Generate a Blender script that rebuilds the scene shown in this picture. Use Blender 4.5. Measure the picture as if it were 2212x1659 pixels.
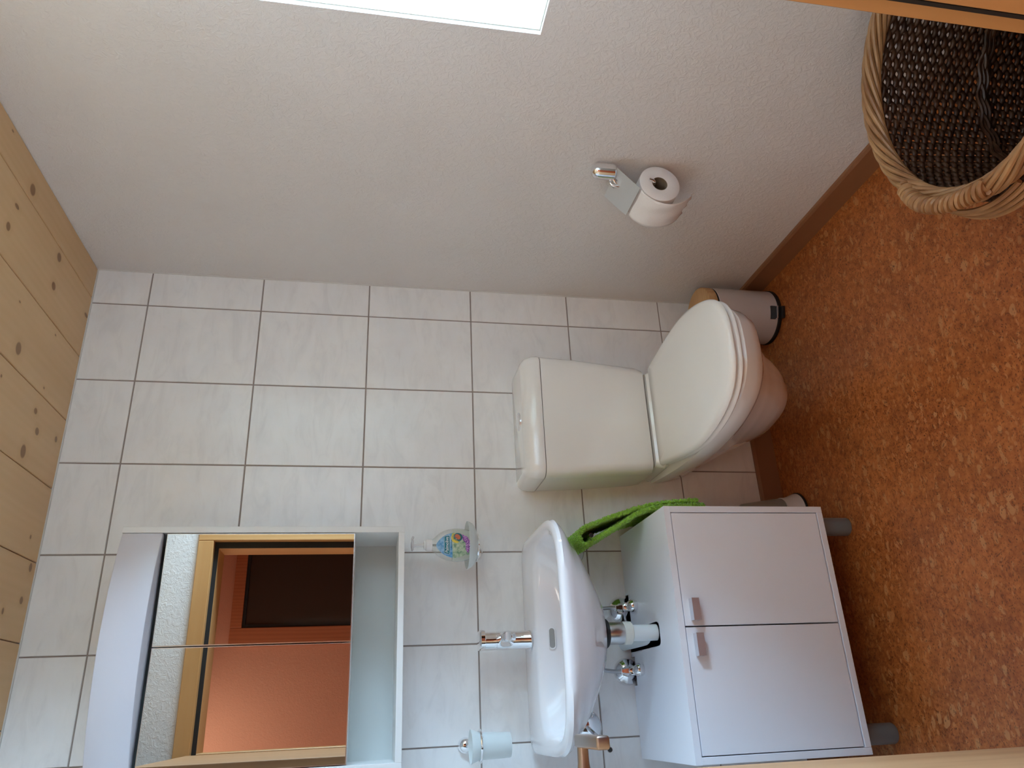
import bpy, bmesh, math, random
from mathutils import Vector, Matrix
random.seed(7)
PI = math.pi
for o in list(bpy.data.objects): bpy.data.objects.remove(o)
SC = bpy.context.scene
COL = SC.collection

# ------------------------------------------------------------ camera (phone held sideways: rolled 90 degrees)
cam_d = bpy.data.cameras.new('camera'); cam = bpy.data.objects.new('camera', cam_d); COL.objects.link(cam)
CR = Vector((-0.043322, -0.182689, -0.982216)); CD = Vector((-0.915318, 0.401272, -0.034264)); CF = Vector((0.400395, 0.897555, -0.184603))
M = Matrix((CR, -CD, -CF)).transposed().to_4x4(); M.translation = Vector((-1.292749, -2.146123, 1.302638))
cam.matrix_world = M
cam_d.sensor_fit = 'HORIZONTAL'; cam_d.sensor_width = 36; cam_d.lens = 26.38553; cam_d.clip_start = 0.02
SC.camera = cam

# ------------------------------------------------------------ world, lights, exposure
w = bpy.data.worlds.new('world'); SC.world = w; w.use_nodes = True
nt = w.node_tree; nt.nodes.clear()
wo = nt.nodes.new('ShaderNodeOutputWorld'); bg = nt.nodes.new('ShaderNodeBackground')
bg.inputs[0].default_value = (0.54, 0.795, 1.08, 1); bg.inputs[1].default_value = 52.0
nt.links.new(bg.outputs[0], wo.inputs[0])

def area(name, loc, rot, sx, sy, power, col, portal=False):
    d = bpy.data.lights.new(name, 'AREA'); d.shape = 'RECTANGLE'; d.size = sx; d.size_y = sy
    d.energy = power; d.color = col
    if portal: d.cycles.is_portal = True
    o = bpy.data.objects.new(name, d); COL.objects.link(o); o.location = loc; o.rotation_euler = rot
    return o
area('window_portal', (0.41, -1.3075, 1.48), (0, PI/2, 0), 1.0, 0.53, 10, (1, 1, 1), True)
hall_l = area('hall_ceiling_lamp', (-1.5, -2.55, 2.36), (0, 0, 0), 0.6, 0.6, 4.2, (1.0, 0.90, 0.80))
area('hall_fill', (-2.86, -2.55, 1.45), (0, -PI/2, 0), 1.3, 0.8, 6.5, (1.0, 0.98, 0.96))  # added fill panel inside the hall's left wall, no window behind it
SC.view_settings.view_transform = 'Standard'; SC.view_settings.look = 'None'
SC.view_settings.gamma = 1.0; SC.view_settings.use_curve_mapping = False
SC.view_settings.exposure = 0.85
SC.cycles.use_denoising = True
SC.cycles.use_adaptive_sampling = True; SC.cycles.adaptive_threshold = .02
SC.cycles.max_bounces = 14; SC.cycles.diffuse_bounces = 7; SC.cycles.glossy_bounces = 6
SC.cycles.transmission_bounces = 8; SC.cycles.transparent_max_bounces = 12
SC.cycles.sample_clamp_indirect = 6.0; SC.cycles.caustics_refractive = False
SC.cycles.blur_glossy = 0.5

# ------------------------------------------------------------ material helpers
def mat(name, col=(.8, .8, .8), rough=.5, metal=0, **k):
    m = bpy.data.materials.new(name); m.use_nodes = True
    b = m.node_tree.nodes['Principled BSDF']
    b.inputs['Base Color'].default_value = (*col, 1); b.inputs['Roughness'].default_value = rough
    b.inputs['Metallic'].default_value = metal
    for kk, v in k.items():
        b.inputs[kk.replace('_', ' ')].default_value = v
    return m
def N(m, t, **k):
    n = m.node_tree.nodes.new('ShaderNode' + t)
    for a, v in k.items(): setattr(n, a, v)
    return n
def L(m, a, b): m.node_tree.links.new(a, b)
def BS(m): return m.node_tree.nodes['Principled BSDF']
def coords(m, scale=(1, 1, 1), rnd=False, obj=True):
    tc = N(m, 'TexCoord'); mp = N(m, 'Mapping'); mp.inputs['Scale'].default_value = scale
    L(m, tc.outputs['Object' if obj else 'Generated'], mp.inputs['Vector'])
    if rnd:
        oi = N(m, 'ObjectInfo'); ml = N(m, 'Math', operation='MULTIPLY'); ml.inputs[1].default_value = 37
        L(m, oi.outputs['Random'], ml.inputs[0]); cx = N(m, 'CombineXYZ')
        for i in range(3): L(m, ml.outputs[0], cx.inputs[i])
        L(m, cx.outputs[0], mp.inputs['Location'])
    return mp.outputs[0]
def noise(m, vec, scale, detail=4, rough=.5, dist=0):
    n = N(m, 'TexNoise'); n.inputs['Scale'].default_value = scale; n.inputs['Detail'].default_value = detail
    n.inputs['Roughness'].default_value = rough; n.inputs['Distortion'].default_value = dist
    L(m, vec, n.inputs['Vector']); return n
def ramp(m, fac, stops):
    r = N(m, 'ValToRGB'); e = r.color_ramp.elements
    while len(e) < len(stops): e.new(.5)
    for x, (p, c) in zip(e, stops): x.position = p; x.color = (*c, 1) if len(c) == 3 else c
    L(m, fac, r.inputs[0]); return r.outputs[0]
def mix(m, fac, a, b, blend='MIX'):
    x = N(m, 'MixRGB', blend_type=blend)
    for i, v in enumerate((fac, a, b)):
        if isinstance(v, (int, float)): x.inputs[i].default_value = v
        elif isinstance(v, tuple): x.inputs[i].default_value = (*v, 1)
        else: L(m, v, x.inputs[i])
    return x.outputs[0]
def bump(m, h, strength, dist=.01, nrm=None):
    b = N(m, 'Bump'); b.inputs['Strength'].default_value = strength; b.inputs['Distance'].default_value = dist
    L(m, h, b.inputs['Height'])
    if nrm is not None: L(m, nrm, b.inputs['Normal'])
    L(m, b.outputs[0], BS(m).inputs['Normal']); return b.outputs[0]

def thin(name, col, fac, rough=.05, milk=(.8, .8, .8), milkf=.0):
    m = mat(name, milk, rough); nt_ = m.node_tree; o_ = nt_.nodes['Material Output']
    t_ = N(m, 'BsdfTransparent'); t_.inputs[0].default_value = (*col, 1); x_ = N(m, 'MixShader')
    lw = N(m, 'LayerWeight'); lw.inputs[0].default_value = .25; mr = N(m, 'MapRange'); mr.inputs[3].default_value = milkf; mr.inputs[4].default_value = fac
    L(m, lw.outputs['Facing'], mr.inputs[0]); L(m, mr.outputs[0], x_.inputs[0]); L(m, t_.outputs[0], x_.inputs[1]); L(m, BS(m).outputs[0], x_.inputs[2]); L(m, x_.outputs[0], o_.inputs[0])
    return m
# tile
TILE = mat('glazed_tile', (.7, .68, .66), .22)
v = coords(TILE, (1, 1, 1), True)
mp = N(TILE, 'Mapping'); mp.inputs['Rotation'].default_value = (0, math.radians(30), 0); mp.inputs['Scale'].default_value = (3.2, 1, 10)
L(TILE, v, mp.inputs[0])
n1 = noise(TILE, mp.outputs[0], 2.2, 6, .62, 1.2)
c = ramp(TILE, n1.outputs[0], [(.30, (.80, .79, .78)), (.5, (.865, .855, .84)), (.72, (.88, .875, .87))])
n2 = noise(TILE, v, 9, 3)
c2 = ramp(TILE, n2.outputs[0], [(.35, (.95, .95, .96)), (.65, (1, 1, 1))])
L(TILE, mix(TILE, 1.0, c, c2, 'MULTIPLY'), BS(TILE).inputs['Base Color'])
n3 = noise(TILE, v, 14, 2); bump(TILE, n3.outputs[0], .05, .01)
GROUT = mat('grout', (.30, .25, .225), .85)
CAULK = mat('caulk', (.66, .64, .61), .5)
# plaster
def plaster(name, col, s=1.0):
    m = mat(name, col, .8)
    v = coords(m); a = noise(m, v, 55, 5, .6, .8); b = noise(m, v, 16, 3, .5, .3)
    r = ramp(m, a.outputs[0], [(.40, (1, 1, 1)), (.50, (.15, .15, .15)), (.57, (.0, .0, .0)), (.66, (1, 1, 1))])
    mx = mix(m, .35, r, b.outputs[0]); bump(m, mx, .30*s, .006)
    cc = noise(m, v, 3, 2); L(m, ramp(m, cc.outputs[0], [(.3, tuple(x*.96 for x in col)), (.7, col)]), BS(m).inputs['Base Color'])
    return m
PLASTER = plaster('rough_white_plaster', (.73, .70, .68))
HALLP = plaster('salmon_plaster', (.66, .34, .22), .6)
REVEAL = plaster('cream_plaster', (.52, .52, .44), .5)
# wood
def wood(name, c1, c2, axis='z', sc=1.0, knots=False, rough=.45, rnd=True):
    m = mat(name, c1, rough)
    s = {'z': (9, 9, .8), 'y': (9, .8, 9), 'x': (.8, 9, 9)}[axis]
    v = coords(m, tuple(q*sc for q in s), rnd)
    n = noise(m, v, 2.0, 5, .55, .6)
    wv = N(m, 'TexWave', wave_type='BANDS', bands_direction={'z': 'X', 'y': 'X', 'x': 'Y'}[axis])
    wv.inputs['Scale'].default_value = 1.5; wv.inputs['Distortion'].default_value = 7; wv.inputs['Detail'].default_value = 3
    wv.inputs['Detail Scale'].default_value = .7; L(m, v, wv.inputs[0])
    f = mix(m, .12 if axis == 'y' else .4, n.outputs[0], wv.outputs[0])
    col = ramp(m, f, [(.2, c1), (.8, c2)])
    if knots:
        kv = coords(m, {'z': (1, 1, .5), 'y': (1, .9, 1), 'x': (.5, 1, 1)}[axis], rnd)
        vo = N(m, 'TexVoronoi'); vo.voronoi_dimensions = '2D'; vo.inputs['Scale'].default_value = 7.5; vo.inputs['Randomness'].default_value = 1
        L(m, kv, vo.inputs[0])
        sx = N(m, 'SeparateColor'); L(m, vo.outputs['Color'], sx.inputs[0])
        th = N(m, 'MapRange'); th.inputs[1].default_value = .35; th.inputs[2].default_value = 1
        th.inputs[3].default_value = .0; th.inputs[4].default_value = .085; L(m, sx.outputs[0], th.inputs[0])
        lt = N(m, 'Math', operation='LESS_THAN'); L(m, vo.outputs[0], lt.inputs[0]); L(m, th.outputs[0], lt.inputs[1])
        lt2 = N(m, 'Math', operation='MULTIPLY'); lt2.inputs[1].default_value = .8; L(m, lt.outputs[0], lt2.inputs[0]); lt = lt2
        col = mix(m, lt.outputs[0], col, (c1[0]*.42, c1[1]*.33, c1[2]*.27))
    L(m, col, BS(m).inputs['Base Color']); bump(m, f, .04, .004)
    return m
PINE = wood('pine_board', (.58, .36, .175), (.65, .42, .22), 'y', 1.0, False, .5)
KNOTS = [(-.0699, -.4718, .016, .015), (-.1556, -.5198, .006, .012), (-.2215, -.5336, .0115, .0106), (-.1271, -.2599, .0135, .014), (-.2123, -.2537, .012, .013), (-.1692, -.0164, .0064, .014),
 (-.3447, -.4016, .003, .0054), (-.4461, -.355, .017, .015), (-.32, -.1808, .003, .005), (-.5437, -.1961, .0085, .010), (-.5865, -.1636, .0105, .012), (-.6566, -.2136, .018, .015),
 (-.5648, -.0425, .009, .0087), (-.9047, -.0327, .012, .0095), (-.9872, -.046, .0099, .0101), (-.8354, -.0703, .0058, .005), (-1.0236, -.1339, .0084, .0062), (-.5386, -.4011, .0042, .0044),
 (-.4726, -.1791, .0034, .0045), (-.0171, -.618, .003, .0055), (-.38, -.82, .014, .013), (-.15, -1.1, .012, .012), (-.62, -1.02, .015, .014), (-.84, -.72, .012, .012), (-1.18, -.5, .013, .013), (-1.32, -1.0, .014, .013), (-.98, -1.25, .012, .012)]
_g = N(PINE, 'NewGeometry'); _acc = None
for kx, ky, ka, kb in KNOTS:
    a_ = N(PINE, 'VectorMath', operation='SUBTRACT'); a_.inputs[1].default_value = (kx, ky, 2.1327)
    b_ = N(PINE, 'VectorMath', operation='MULTIPLY'); b_.inputs[1].default_value = (1/ka, 1/kb, 0)
    c_ = N(PINE, 'VectorMath', operation='LENGTH')
    L(PINE, _g.outputs['Position'], a_.inputs[0]); L(PINE, a_.outputs[0], b_.inputs[0]); L(PINE, b_.outputs[0], c_.inputs[0])
    if _acc is None: _acc = c_.outputs['Value']
    else:
        m_ = N(PINE, 'Math', operation='MINIMUM'); L(PINE, _acc, m_.inputs[0]); L(PINE, c_.outputs['Value'], m_.inputs[1]); _acc = m_.outputs[0]
_kr = N(PINE, 'MapRange'); _kr.inputs[1].default_value = 1.05; _kr.inputs[2].default_value = .8; _kr.inputs[3].default_value = 0; _kr.inputs[4].default_value = .82
L(PINE, _acc, _kr.inputs[0])
_halo = N(PINE, 'MapRange'); _halo.inputs[1].default_value = 2.6; _halo.inputs[2].default_value = 1.0; _halo.inputs[3].default_value = 0; _halo.inputs[4].default_value = .3
L(PINE, _acc, _halo.inputs[0])
_src = BS(PINE).inputs['Base Color'].links[0].from_socket
_c = mix(PINE, _halo.outputs[0], _src, (.48, .27, .11)); _c = mix(PINE, _kr.outputs[0], _c, (.20, .095, .035))
L(PINE, _c, BS(PINE).inputs['Base Color'])
JAMB = wood('oiled_spruce', (.50, .25, .085), (.58, .31, .12), 'z', 1.4)
LEAF = wood('pale_spruce', (.38, .19, .085), (.46, .25, .12), 'z', 1.2)
SKIRT = wood('skirting_wood', (.24, .10, .045), (.29, .13, .06), 'x', 1.0, False, .45)
BIRCH = wood('bamboo_wood', (.50, .28, .12), (.60, .37, .17), 'x', 2.4, False, .5)
# cork
CORK = mat('cork', (.2, .08, .03), .38)
v = coords(CORK)
nb = noise(CORK, v, 5, 3); nf = noise(CORK, v, 90, 6, .7)
base = ramp(CORK, nf.outputs[0], [(.26, (.10, .025, .006)), (.42, (.34, .092, .020)), (.6, (.43, .135, .032)), (.8, (.52, .20, .058))])
nm_ = noise(CORK, v, 32, 4, .6)
base = mix(CORK, .6, base, ramp(CORK, nm_.outputs[0], [(.32, (.62, .55, .5)), (.5, (1, 1, 1)), (.66, (1.25, 1.35, 1.5))]), 'MULTIPLY')
base = mix(CORK, .5, base, ramp(CORK, nb.outputs[0], [(.35, (.80, .74, .70)), (.65, (1.25, 1.3, 1.3))]), 'MULTIPLY')
wrp = noise(CORK, v, 22, 2); wv_ = N(CORK, 'VectorMath', operation='MULTIPLY_ADD'); wv_.inputs[1].default_value = (.035, .035, .035)
L(CORK, wrp.outputs[1], wv_.inputs[0]); L(CORK, v, wv_.inputs[2])
def chips(scale, thr, rad, colr, cur):
    mp = N(CORK, 'Mapping'); mp.inputs['Scale'].default_value = (1, 1.8, 1); mp.inputs['Rotation'].default_value = (0, 0, scale)
    L(CORK, wv_.outputs[0], mp.inputs[0])
    vo = N(CORK, 'TexVoronoi'); vo.inputs['Scale'].default_value = scale; L(CORK, mp.outputs[0], vo.inputs[0])
    sp = N(CORK, 'SeparateColor'); L(CORK, vo.outputs['Color'], sp.inputs[0])
    g = N(CORK, 'Math', operation='GREATER_THAN'); g.inputs[1].default_value = thr; L(CORK, sp.outputs[0], g.inputs[0])
    l = N(CORK, 'MapRange'); l.inputs[1].default_value = rad*1.25; l.inputs[2].default_value = rad; L(CORK, vo.outputs[0], l.inputs[0])
    m_ = N(CORK, 'Math', operation='MULTIPLY'); L(CORK, g.outputs[0], m_.inputs[0]); L(CORK, l.outputs[0], m_.inputs[1])
    m2 = N(CORK, 'Math', operation='MULTIPLY'); m2.inputs[1].default_value = .62; L(CORK, m_.outputs[0], m2.inputs[0])
    return mix(CORK, m2.outputs[0], cur, colr)
base = chips(27, .86, .34, (.56, .27, .105), base)
base = chips(38, .80, .34, (.50, .22, .075), base)
base = chips(61, .74, .33, (.52, .22, .075), base)
base = chips(52, .76, .30, (.25, .065, .016), base)
base = chips(120, .76, .30, (.10, .024, .007), base)
base = chips(190, .74, .34, (.04, .012, .006), base)
L(CORK, base, BS(CORK).inputs['Base Color']); bump(CORK, nf.outputs[0], .05, .003)

WHITE = mat('white_melamine', (.85, .88, .95), .35)
CARC = mat('grey_white_melamine', (.76, .76, .745), .4)
PORC = mat('porcelain', (.86, .84, .80), .07, Coat_Weight=.5, Coat_Roughness=.03)
PORC2 = mat('white_basin_porcelain', (.82, .82, .85), .07, Coat_Weight=.5, Coat_Roughness=.03)
SEATP = mat('white_seat_plastic', (.86, .84, .80), .14)
CHROME = mat('chrome', (.86, .86, .87), .05, 1)
STEEL = mat('brushed_steel', (.55, .55, .56), .28, 1)
MIRROR = mat('mirror', (.57, .555, .525), .004, 1)
ALU = mat('aluminium_edge', (.75, .75, .74), .25, 1)
BRASS = mat('satin_bronze', (.42, .35, .31), .34, 1)
BLACK = mat('black_rubber', (.012, .012, .012), .55)
GREYP = mat('grey_plastic_leg', (.20, .22, .23), .35)
DARK = mat('dark_room_panel', (.045, .035, .028), .12)
WPLA = mat('white_plastic', (.78, .77, .76), .25)
PIPE = mat('white_pipe_plastic', (.72, .78, .80), .3)
BIN = mat('white_enamelled_steel', (.60, .54, .51), .3)
PAPER = mat('toilet_paper', (.80, .75, .72), .95)
v = coords(PAPER); bump(PAPER, noise(PAPER, v, 400, 2).outputs[0], .25, .002)
CARD = mat('cardboard_core', (.20, .15, .10), .9)
PLATE = mat('satin_chrome_plate', (.62, .63, .63), .32, .6)
FROST = thin('frosted_glass', (.93, .96, .96), .92, .35, (.80, .85, .85), .62)
CLEAR = thin('clear_bottle_plastic', (.98, .985, .98), .42, .05, (.82, .84, .84), .03)
SOAP = thin('pale_green_soap', (.93, .94, .88), .9, .3, (.80, .83, .74), .6)
TRANS = thin('milky_plastic', (.80, .78, .74), .7, .3, (.62, .60, .56), .30)
BRIST = mat('white_bristles', (.75, .72, .68), .9)
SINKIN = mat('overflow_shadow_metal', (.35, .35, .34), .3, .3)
TOWEL = mat('green_terry', (.20, .52, .02), .95, 0, Sheen_Weight=.4)
v = coords(TOWEL); tn = noise(TOWEL, v, 260, 4, .7)
L(TOWEL, ramp(TOWEL, tn.outputs[0], [(.3, (.16, .44, .01)), (.65, (.40, .80, .05))]), BS(TOWEL).inputs['Base Color'])
bump(TOWEL, tn.outputs[0], .9, .006)
RODM = mat('peeled_willow', (.36, .19, .08), .42)
v = coords(RODM, (1, 1, 1), True); rn = noise(RODM, v, 14, 3)
L(RODM, ramp(RODM, rn.outputs[0], [(.3, (.24, .11, .04)), (.7, (.44, .25, .11))]), BS(RODM).inputs['Base Color'])
WEAVE = mat('dark_buff_willow', (.10, .045, .02), .4)
v = coords(WEAVE); rn = noise(WEAVE, v, 30, 3)
L(WEAVE, ramp(WEAVE, rn.outputs[0], [(.3, (.035, .014, .007)), (.7, (.10, .045, .021))]), BS(WEAVE).inputs['Base Color'])
GLASS = mat('window_glass', (1, 1, 1), .0)
_o = GLASS.node_tree.nodes['Material Output']; _t = N(GLASS, 'BsdfTransparent'); _g = N(GLASS, 'BsdfGlossy'); _g.inputs[1].default_value = .0
_t.inputs[0].default_value = (.97, .985, .98, 1); _f = N(GLASS, 'Fresnel'); _f.inputs[0].default_value = 1.45; _m = N(GLASS, 'MixShader')
L(GLASS, _f.outputs[0], _m.inputs[0]); L(GLASS, _t.outputs[0], _m.inputs[1]); L(GLASS, _g.outputs[0], _m.inputs[2]); L(GLASS, _m.outputs[0], _o.inputs[0])

# ------------------------------------------------------------ object helpers
WL = {}
def tag(o, label=None, cat=None, group=None, kind=None):
    for k, v_ in (('label', label), ('category', cat), ('group', group), ('kind', kind)):
        if v_: o[k] = v_
    return o
def thing(name, label, cat, loc, group=None):
    o = bpy.data.objects.new(name, None); COL.objects.link(o); o.location = loc; o.empty_display_size = .05
    WL[o] = Vector(loc); return tag(o, label, cat, group)
def obj(name, bm, m, parent=None, smooth=True, loc=None, bevel=0, seg=2, angle=35):
    """links a bmesh given in world coordinates as one object"""
    me = bpy.data.meshes.new(name)
    bmesh.ops.recalc_face_normals(bm, faces=bm.faces)
    off = WL[parent] if parent else Vector(loc or (0, 0, 0))
    bmesh.ops.translate(bm, verts=bm.verts, vec=-off)
    bm.to_mesh(me); bm.free(); me.materials.append(m)
    for p in me.polygons: p.use_smooth = smooth
    o = bpy.data.objects.new(name, me); COL.objects.link(o)
    if parent: o.parent = parent
    else: o.location = off
    WL[o] = off.copy()
    if bevel:
        b = o.modifiers.new('bevel', 'BEVEL'); b.width = bevel; b.segments = seg; b.limit_method = 'ANGLE'; b.angle_limit = math.radians(angle)
        b.harden_normals = False
    if smooth:
        try:
            me.shade_auto_smooth  # not in 4.5
        except Exception: pass
        es = o.modifiers.new('split', 'EDGE_SPLIT'); es.split_angle = math.radians(40)
    return o
def B(bm=None): return bm or bmesh.new()
def box(x0, x1, y0, y1, z0, z1, bm=None):
    bm = B(bm)
    vs = [bm.verts.new((x, y, z)) for x in (x0, x1) for y in (y0, y1) for z in (z0, z1)]
    for f in ((0, 1, 3, 2), (4, 6, 7, 5), (0, 4, 5, 1), (2, 3, 7, 6), (0, 2, 6, 4), (1, 5, 7, 3)):
        bm.faces.new([vs[i] for i in f])
    return bm
def loft(rings, cap0=True, cap1=True, bm=None, closed=True):
    bm = B(bm); R_ = [[bm.verts.new(p) for p in r] for r in rings]; n = len(rings[0])
    for a, b in zip(R_, R_[1:]):
        for i in range(n if closed else n-1):
            j = (i+1) % n; bm.faces.new((a[i], a[j], b[j], b[i]))
    if cap0: bm.faces.new(R_[0][::-1])
    if cap1: bm.faces.new(R_[-1])
    return bm
def frame_of(d):
    d = Vector(d).normalized(); a = Vector((0, 0, 1)) if abs(d.z) < .9 else Vector((1, 0, 0))
    u = d.cross(a).normalized(); return u, d.cross(u).normalized()
def lathe(prof, c, axis=(0, 0, 1), n=32, bm=None, sx=1, sy=1, caps=(True, True)):
    """prof: (radius, height along axis)"""
    a = Vector(axis).normalized()
    if abs(a.z) > .99: u, w_ = Vector((1, 0, 0)), Vector((0, 1, 0))
    else: u, w_ = frame_of(a)
    rings = [[Vector(c)+a*h+u*(max(r, 1e-4)*sx*math.cos(2*PI*i/n))+w_*(max(r, 1e-4)*sy*math.sin(2*PI*i/n)) for i in range(n)] for r, h in prof]
    return loft(rings, caps[0], caps[1], bm)
def cyl(p0, p1, r, n=24, bm=None, r1=None):
    p0, p1 = Vector(p0), Vector(p1); d = p1-p0
    return lathe([(r, 0), (r if r1 is None else r1, d.length)], p0, d, n, bm)
def catmull(pts, k=6, closed=False):
    P_ = [Vector(p) for p in pts]; n = len(P_); out = []
    for i in range(n if closed else n-1):
        g = lambda j: P_[j % n] if closed else P_[max(0, min(n-1, j))]
        a, b, c_, d = g(i-1), g(i), g(i+1), g(i+2)
        for s in range(k):
            t = s/k
            out.append(.5*((2*b)+(-a+c_)*t+(2*a-5*b+4*c_-d)*t*t+(-a+3*b-3*c_+d)*t**3))
    if not closed: out.append(P_[-1])
    return out
def tube(pts, r, n=10, bm=None, closed=False, caps=True, rad=None):
    P_ = [Vector(p) for p in pts]; m_ = len(P_); rings = []; u = None
    for i, p in enumerate(P_):
        if closed: d = P_[(i+1) % m_]-P_[i-1]
        else: d = P_[min(i+1, m_-1)]-P_[max(i-1, 0)]
        d.normalize()
        if u is None: u, _ = frame_of(d)
        u = (u-d*u.dot(d)).normalized(); w_ = d.cross(u)
        rr = rad(i/(m_-1)) if rad else r
        rings.append([p+u*(rr*math.cos(2*PI*k/n))+w_*(rr*math.sin(2*PI*k/n)) for k in range(n)])
    if closed: rings.append(rings[0]); caps = False
    return loft(rings, caps, caps, bm)
def prism(poly, axis, a, b, bm=None):
    """poly of 2-tuples extruded along axis from a to b"""
    f = {'x': lambda p, t: (t, p[0], p[1]), 'y': lambda p, t: (p[0], t, p[1]), 'z': lambda p, t: (p[0], p[1], t)}[axis]
    return loft([[Vector(f(p, a)) for p in poly], [Vector(f(p, b)) for p in poly]], True, True, bm)

# ============================================================ ROOM SHELL
XL, YF, H = -1.64, -1.62, 2.1327          # left wall, door wall, ceiling
# tiled wall: grout bed + tiles
bm = box(XL-.1, .35, .0025, .15, -.1, H+.1)
wall_back = tag(obj('wall_back', bm, GROUT, smooth=False), kind='structure')
J = .0034/2
xs = [0-.001] + [-(.1171+.25*i) for i in range(7)]
zs = [H-.001] + [1.975-.32883*j for j in range(7)]
full = None
def tile_at(x1, x0, z1, z0):
    global full
    w_, h_ = x1-x0-2*J, z1-z0-2*J; cx, cz = (x0+x1)/2, (z0+z1)/2
    isfull = abs(w_-(.25-2*J)) < 1e-4 and abs(h_-(.32883-2*J)) < 1e-4
    if isfull and full: me = full
    else:
        b_ = box(-w_/2, w_/2, 0, .0022, -h_/2, h_/2); e = .0009
        for vv in b_.verts:
            if vv.co.y < .001: vv.co.x -= e*(1 if vv.co.x > 0 else -1); vv.co.z -= e*(1 if vv.co.z > 0 else -1)
        bmesh.ops.recalc_face_normals(b_, faces=b_.faces)
        me = bpy.data.meshes.new('tile'); b_.to_mesh(me); b_.free(); me.materials.append(TILE)
        if isfull: full = me
    o = bpy.data.objects.new('tile', me); COL.objects.link(o); o.parent = wall_back; o.location = (cx, 0, cz)
    WL[o] = Vector(o.location)
for i in range(len(xs)-1):
    for j in range(len(zs)-1):
        tile_at(xs[i], max(xs[i+1], XL), zs[j], max(zs[j+1], .001))
# right wall with the window opening
WY0, WY1, WZ0, WZ1 = -1.043, -1.572, .980, 1.99
bm = bmesh.new(); T = .42
box(0, T, WY0, .003, -.1, H+.1, bm); box(0, T, YF-.16, WY1, -.1, H+.1, bm)
box(0, T, WY1, WY0, -.1, WZ0, bm); box(0, T, WY1, WY0, WZ1, H+.1, bm)
tag(obj('wall_right', bm, PLASTER, smooth=False), kind='structure')
e = .0015
bm = bmesh.new()
box(.012, T-.002, WY0-e, WY0+.004, WZ0, WZ1, bm); box(.012, T-.002, WY1-.004, WY1+e, WZ0, WZ1, bm)
box(.012, T-.002, WY1, WY0, WZ1-e, WZ1+.004, bm); box(.012, T-.002, WY1, WY0, WZ0-.004, WZ0+e, bm)
win = tag(bpy.data.objects.new('window_1', None), kind='structure'); COL.objects.link(win); win.location = (.2, -1.3, WZ0); WL[win] = Vector(win.location)
obj('window_reveal', bm, REVEAL, win, smooth=False)
ya, yb_ = WY1+e, WY0-e
for nm, a in (('frame_rail', (.335, .385, ya, yb_, WZ0+e, WZ0+.06)), ('frame_rail', (.335, .385, ya, yb_, WZ1-.06, WZ1-e)),
              ('frame_stile', (.335, .385, ya, ya+.055, WZ0+.06, WZ1-.06)), ('frame_stile', (.335, .385, yb_-.055, yb_, WZ0+.06, WZ1-.06))):
    obj(nm, box(*a), JAMB, win, smooth=False, bevel=.004)
obj('pane', box(.356, .362, ya+.05, yb_-.05, WZ0+.055, WZ1-.055), GLASS, win, smooth=False)
hd = obj('window_handle', cyl((.336, yb_-.03, 1.42), (.315, yb_-.03, 1.42), .008), ALU, win)
obj('window_handle', box(.305, .317, yb_-.04, yb_-.02, 1.31, 1.43), ALU, win, bevel=.004)
# left wall
tag(obj('wall_left', box(XL-.1, XL, YF-.15, .003, -.1, H+.1), PLASTER, smooth=False), kind='structure')
# door wall with opening
DX0, DX1, DZ = -1.43, -.545, 1.975       # rough opening
bm = bmesh.new(); YB = YF-.16
box(XL-.1, DX0, YB, YF, -.1, H+.1, bm); box(DX1, .0, YB, YF, -.1, H+.1, bm); box(DX0, DX1, YB, YF, DZ, H+.1, bm)
tag(obj('wall_front', bm, PLASTER, smooth=False), kind='structure')
# ceiling boards
ceil = tag(bpy.data.objects.new('ceiling', None), kind='structure'); COL.objects.link(ceil); ceil.location = (-.8, -.8, H); WL[ceil] = Vector(ceil.location)
jx = [0, -.1005] + [-.1005-.1968*i for i in range(1, 9)]
PINES = []
for a, b in zip(jx, jx[1:]):
    b = max(b, XL)
    if a <= XL: break
    prof = [(a-.0012, H+.018), (a-.0012, H+.0016), (a-.0028, H), (b+.0028, H), (b+.0012, H+.0016), (b+.0012, H+.018)]
    o = obj('plank', prism(prof, 'y', YF+.001, -.003), PINE, ceil, smooth=False)
    # own origin so the grain differs board by board
    mid = (a+b)/2
    for vv in o.data.vertices: vv.co.x -= mid+.8
    o.location.x = mid+.8
tag(obj('ceiling_backing', box(XL, 0, YF, 0, H+.02, H+.05), mat('shadow_gap_wood', (.12, .07, .03), .9), smooth=False), kind='structure')
bpy.data.objects['ceiling_backing'].name = 'ceiling_structure'
# floor
tag(obj('floor', box(XL-.1, .1, -3.1, .1, -.1, 0), CORK, smooth=False), kind='structure')
# baseboards
def skirt(name, axis, fixed, a, b, sgn, mm):
    p = [(0, 0), (.0125*sgn, 0), (.0125*sgn, .066), (.009*sgn, .0735), (0, .0735)]
    bm = prism([(fixed+q[0], q[1]) for q in p], axis, a, b); return tag(obj(name, bm, mm, smooth=False), kind='structure')
SKIRTY = wood('skirting_wood_side', (.25, .105, .045), (.30, .135, .06), 'y', 1.0, False, .45)
skirt('baseboard_back', 'x', -.0003, XL+.001, -.0002, -1, SKIRT)
skirt('baseboard_right', 'y', -.0003, YF+.001, -.0132, -1, SKIRTY)
skirt('baseboard_left', 'y', XL+.0003, YF+.001, -.0132, 1, SKIRTY)
# caulk beads
tag(obj('trim_1', box(-.0035, .0005, -.0025, .002, .0736, H-.0005), CAULK, smooth=False), kind='structure')
tag(obj('trim_2', box(XL, -.0036, -.003, .002, H-.003, H+.0005), CAULK, smooth=False), kind='structure')

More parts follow.
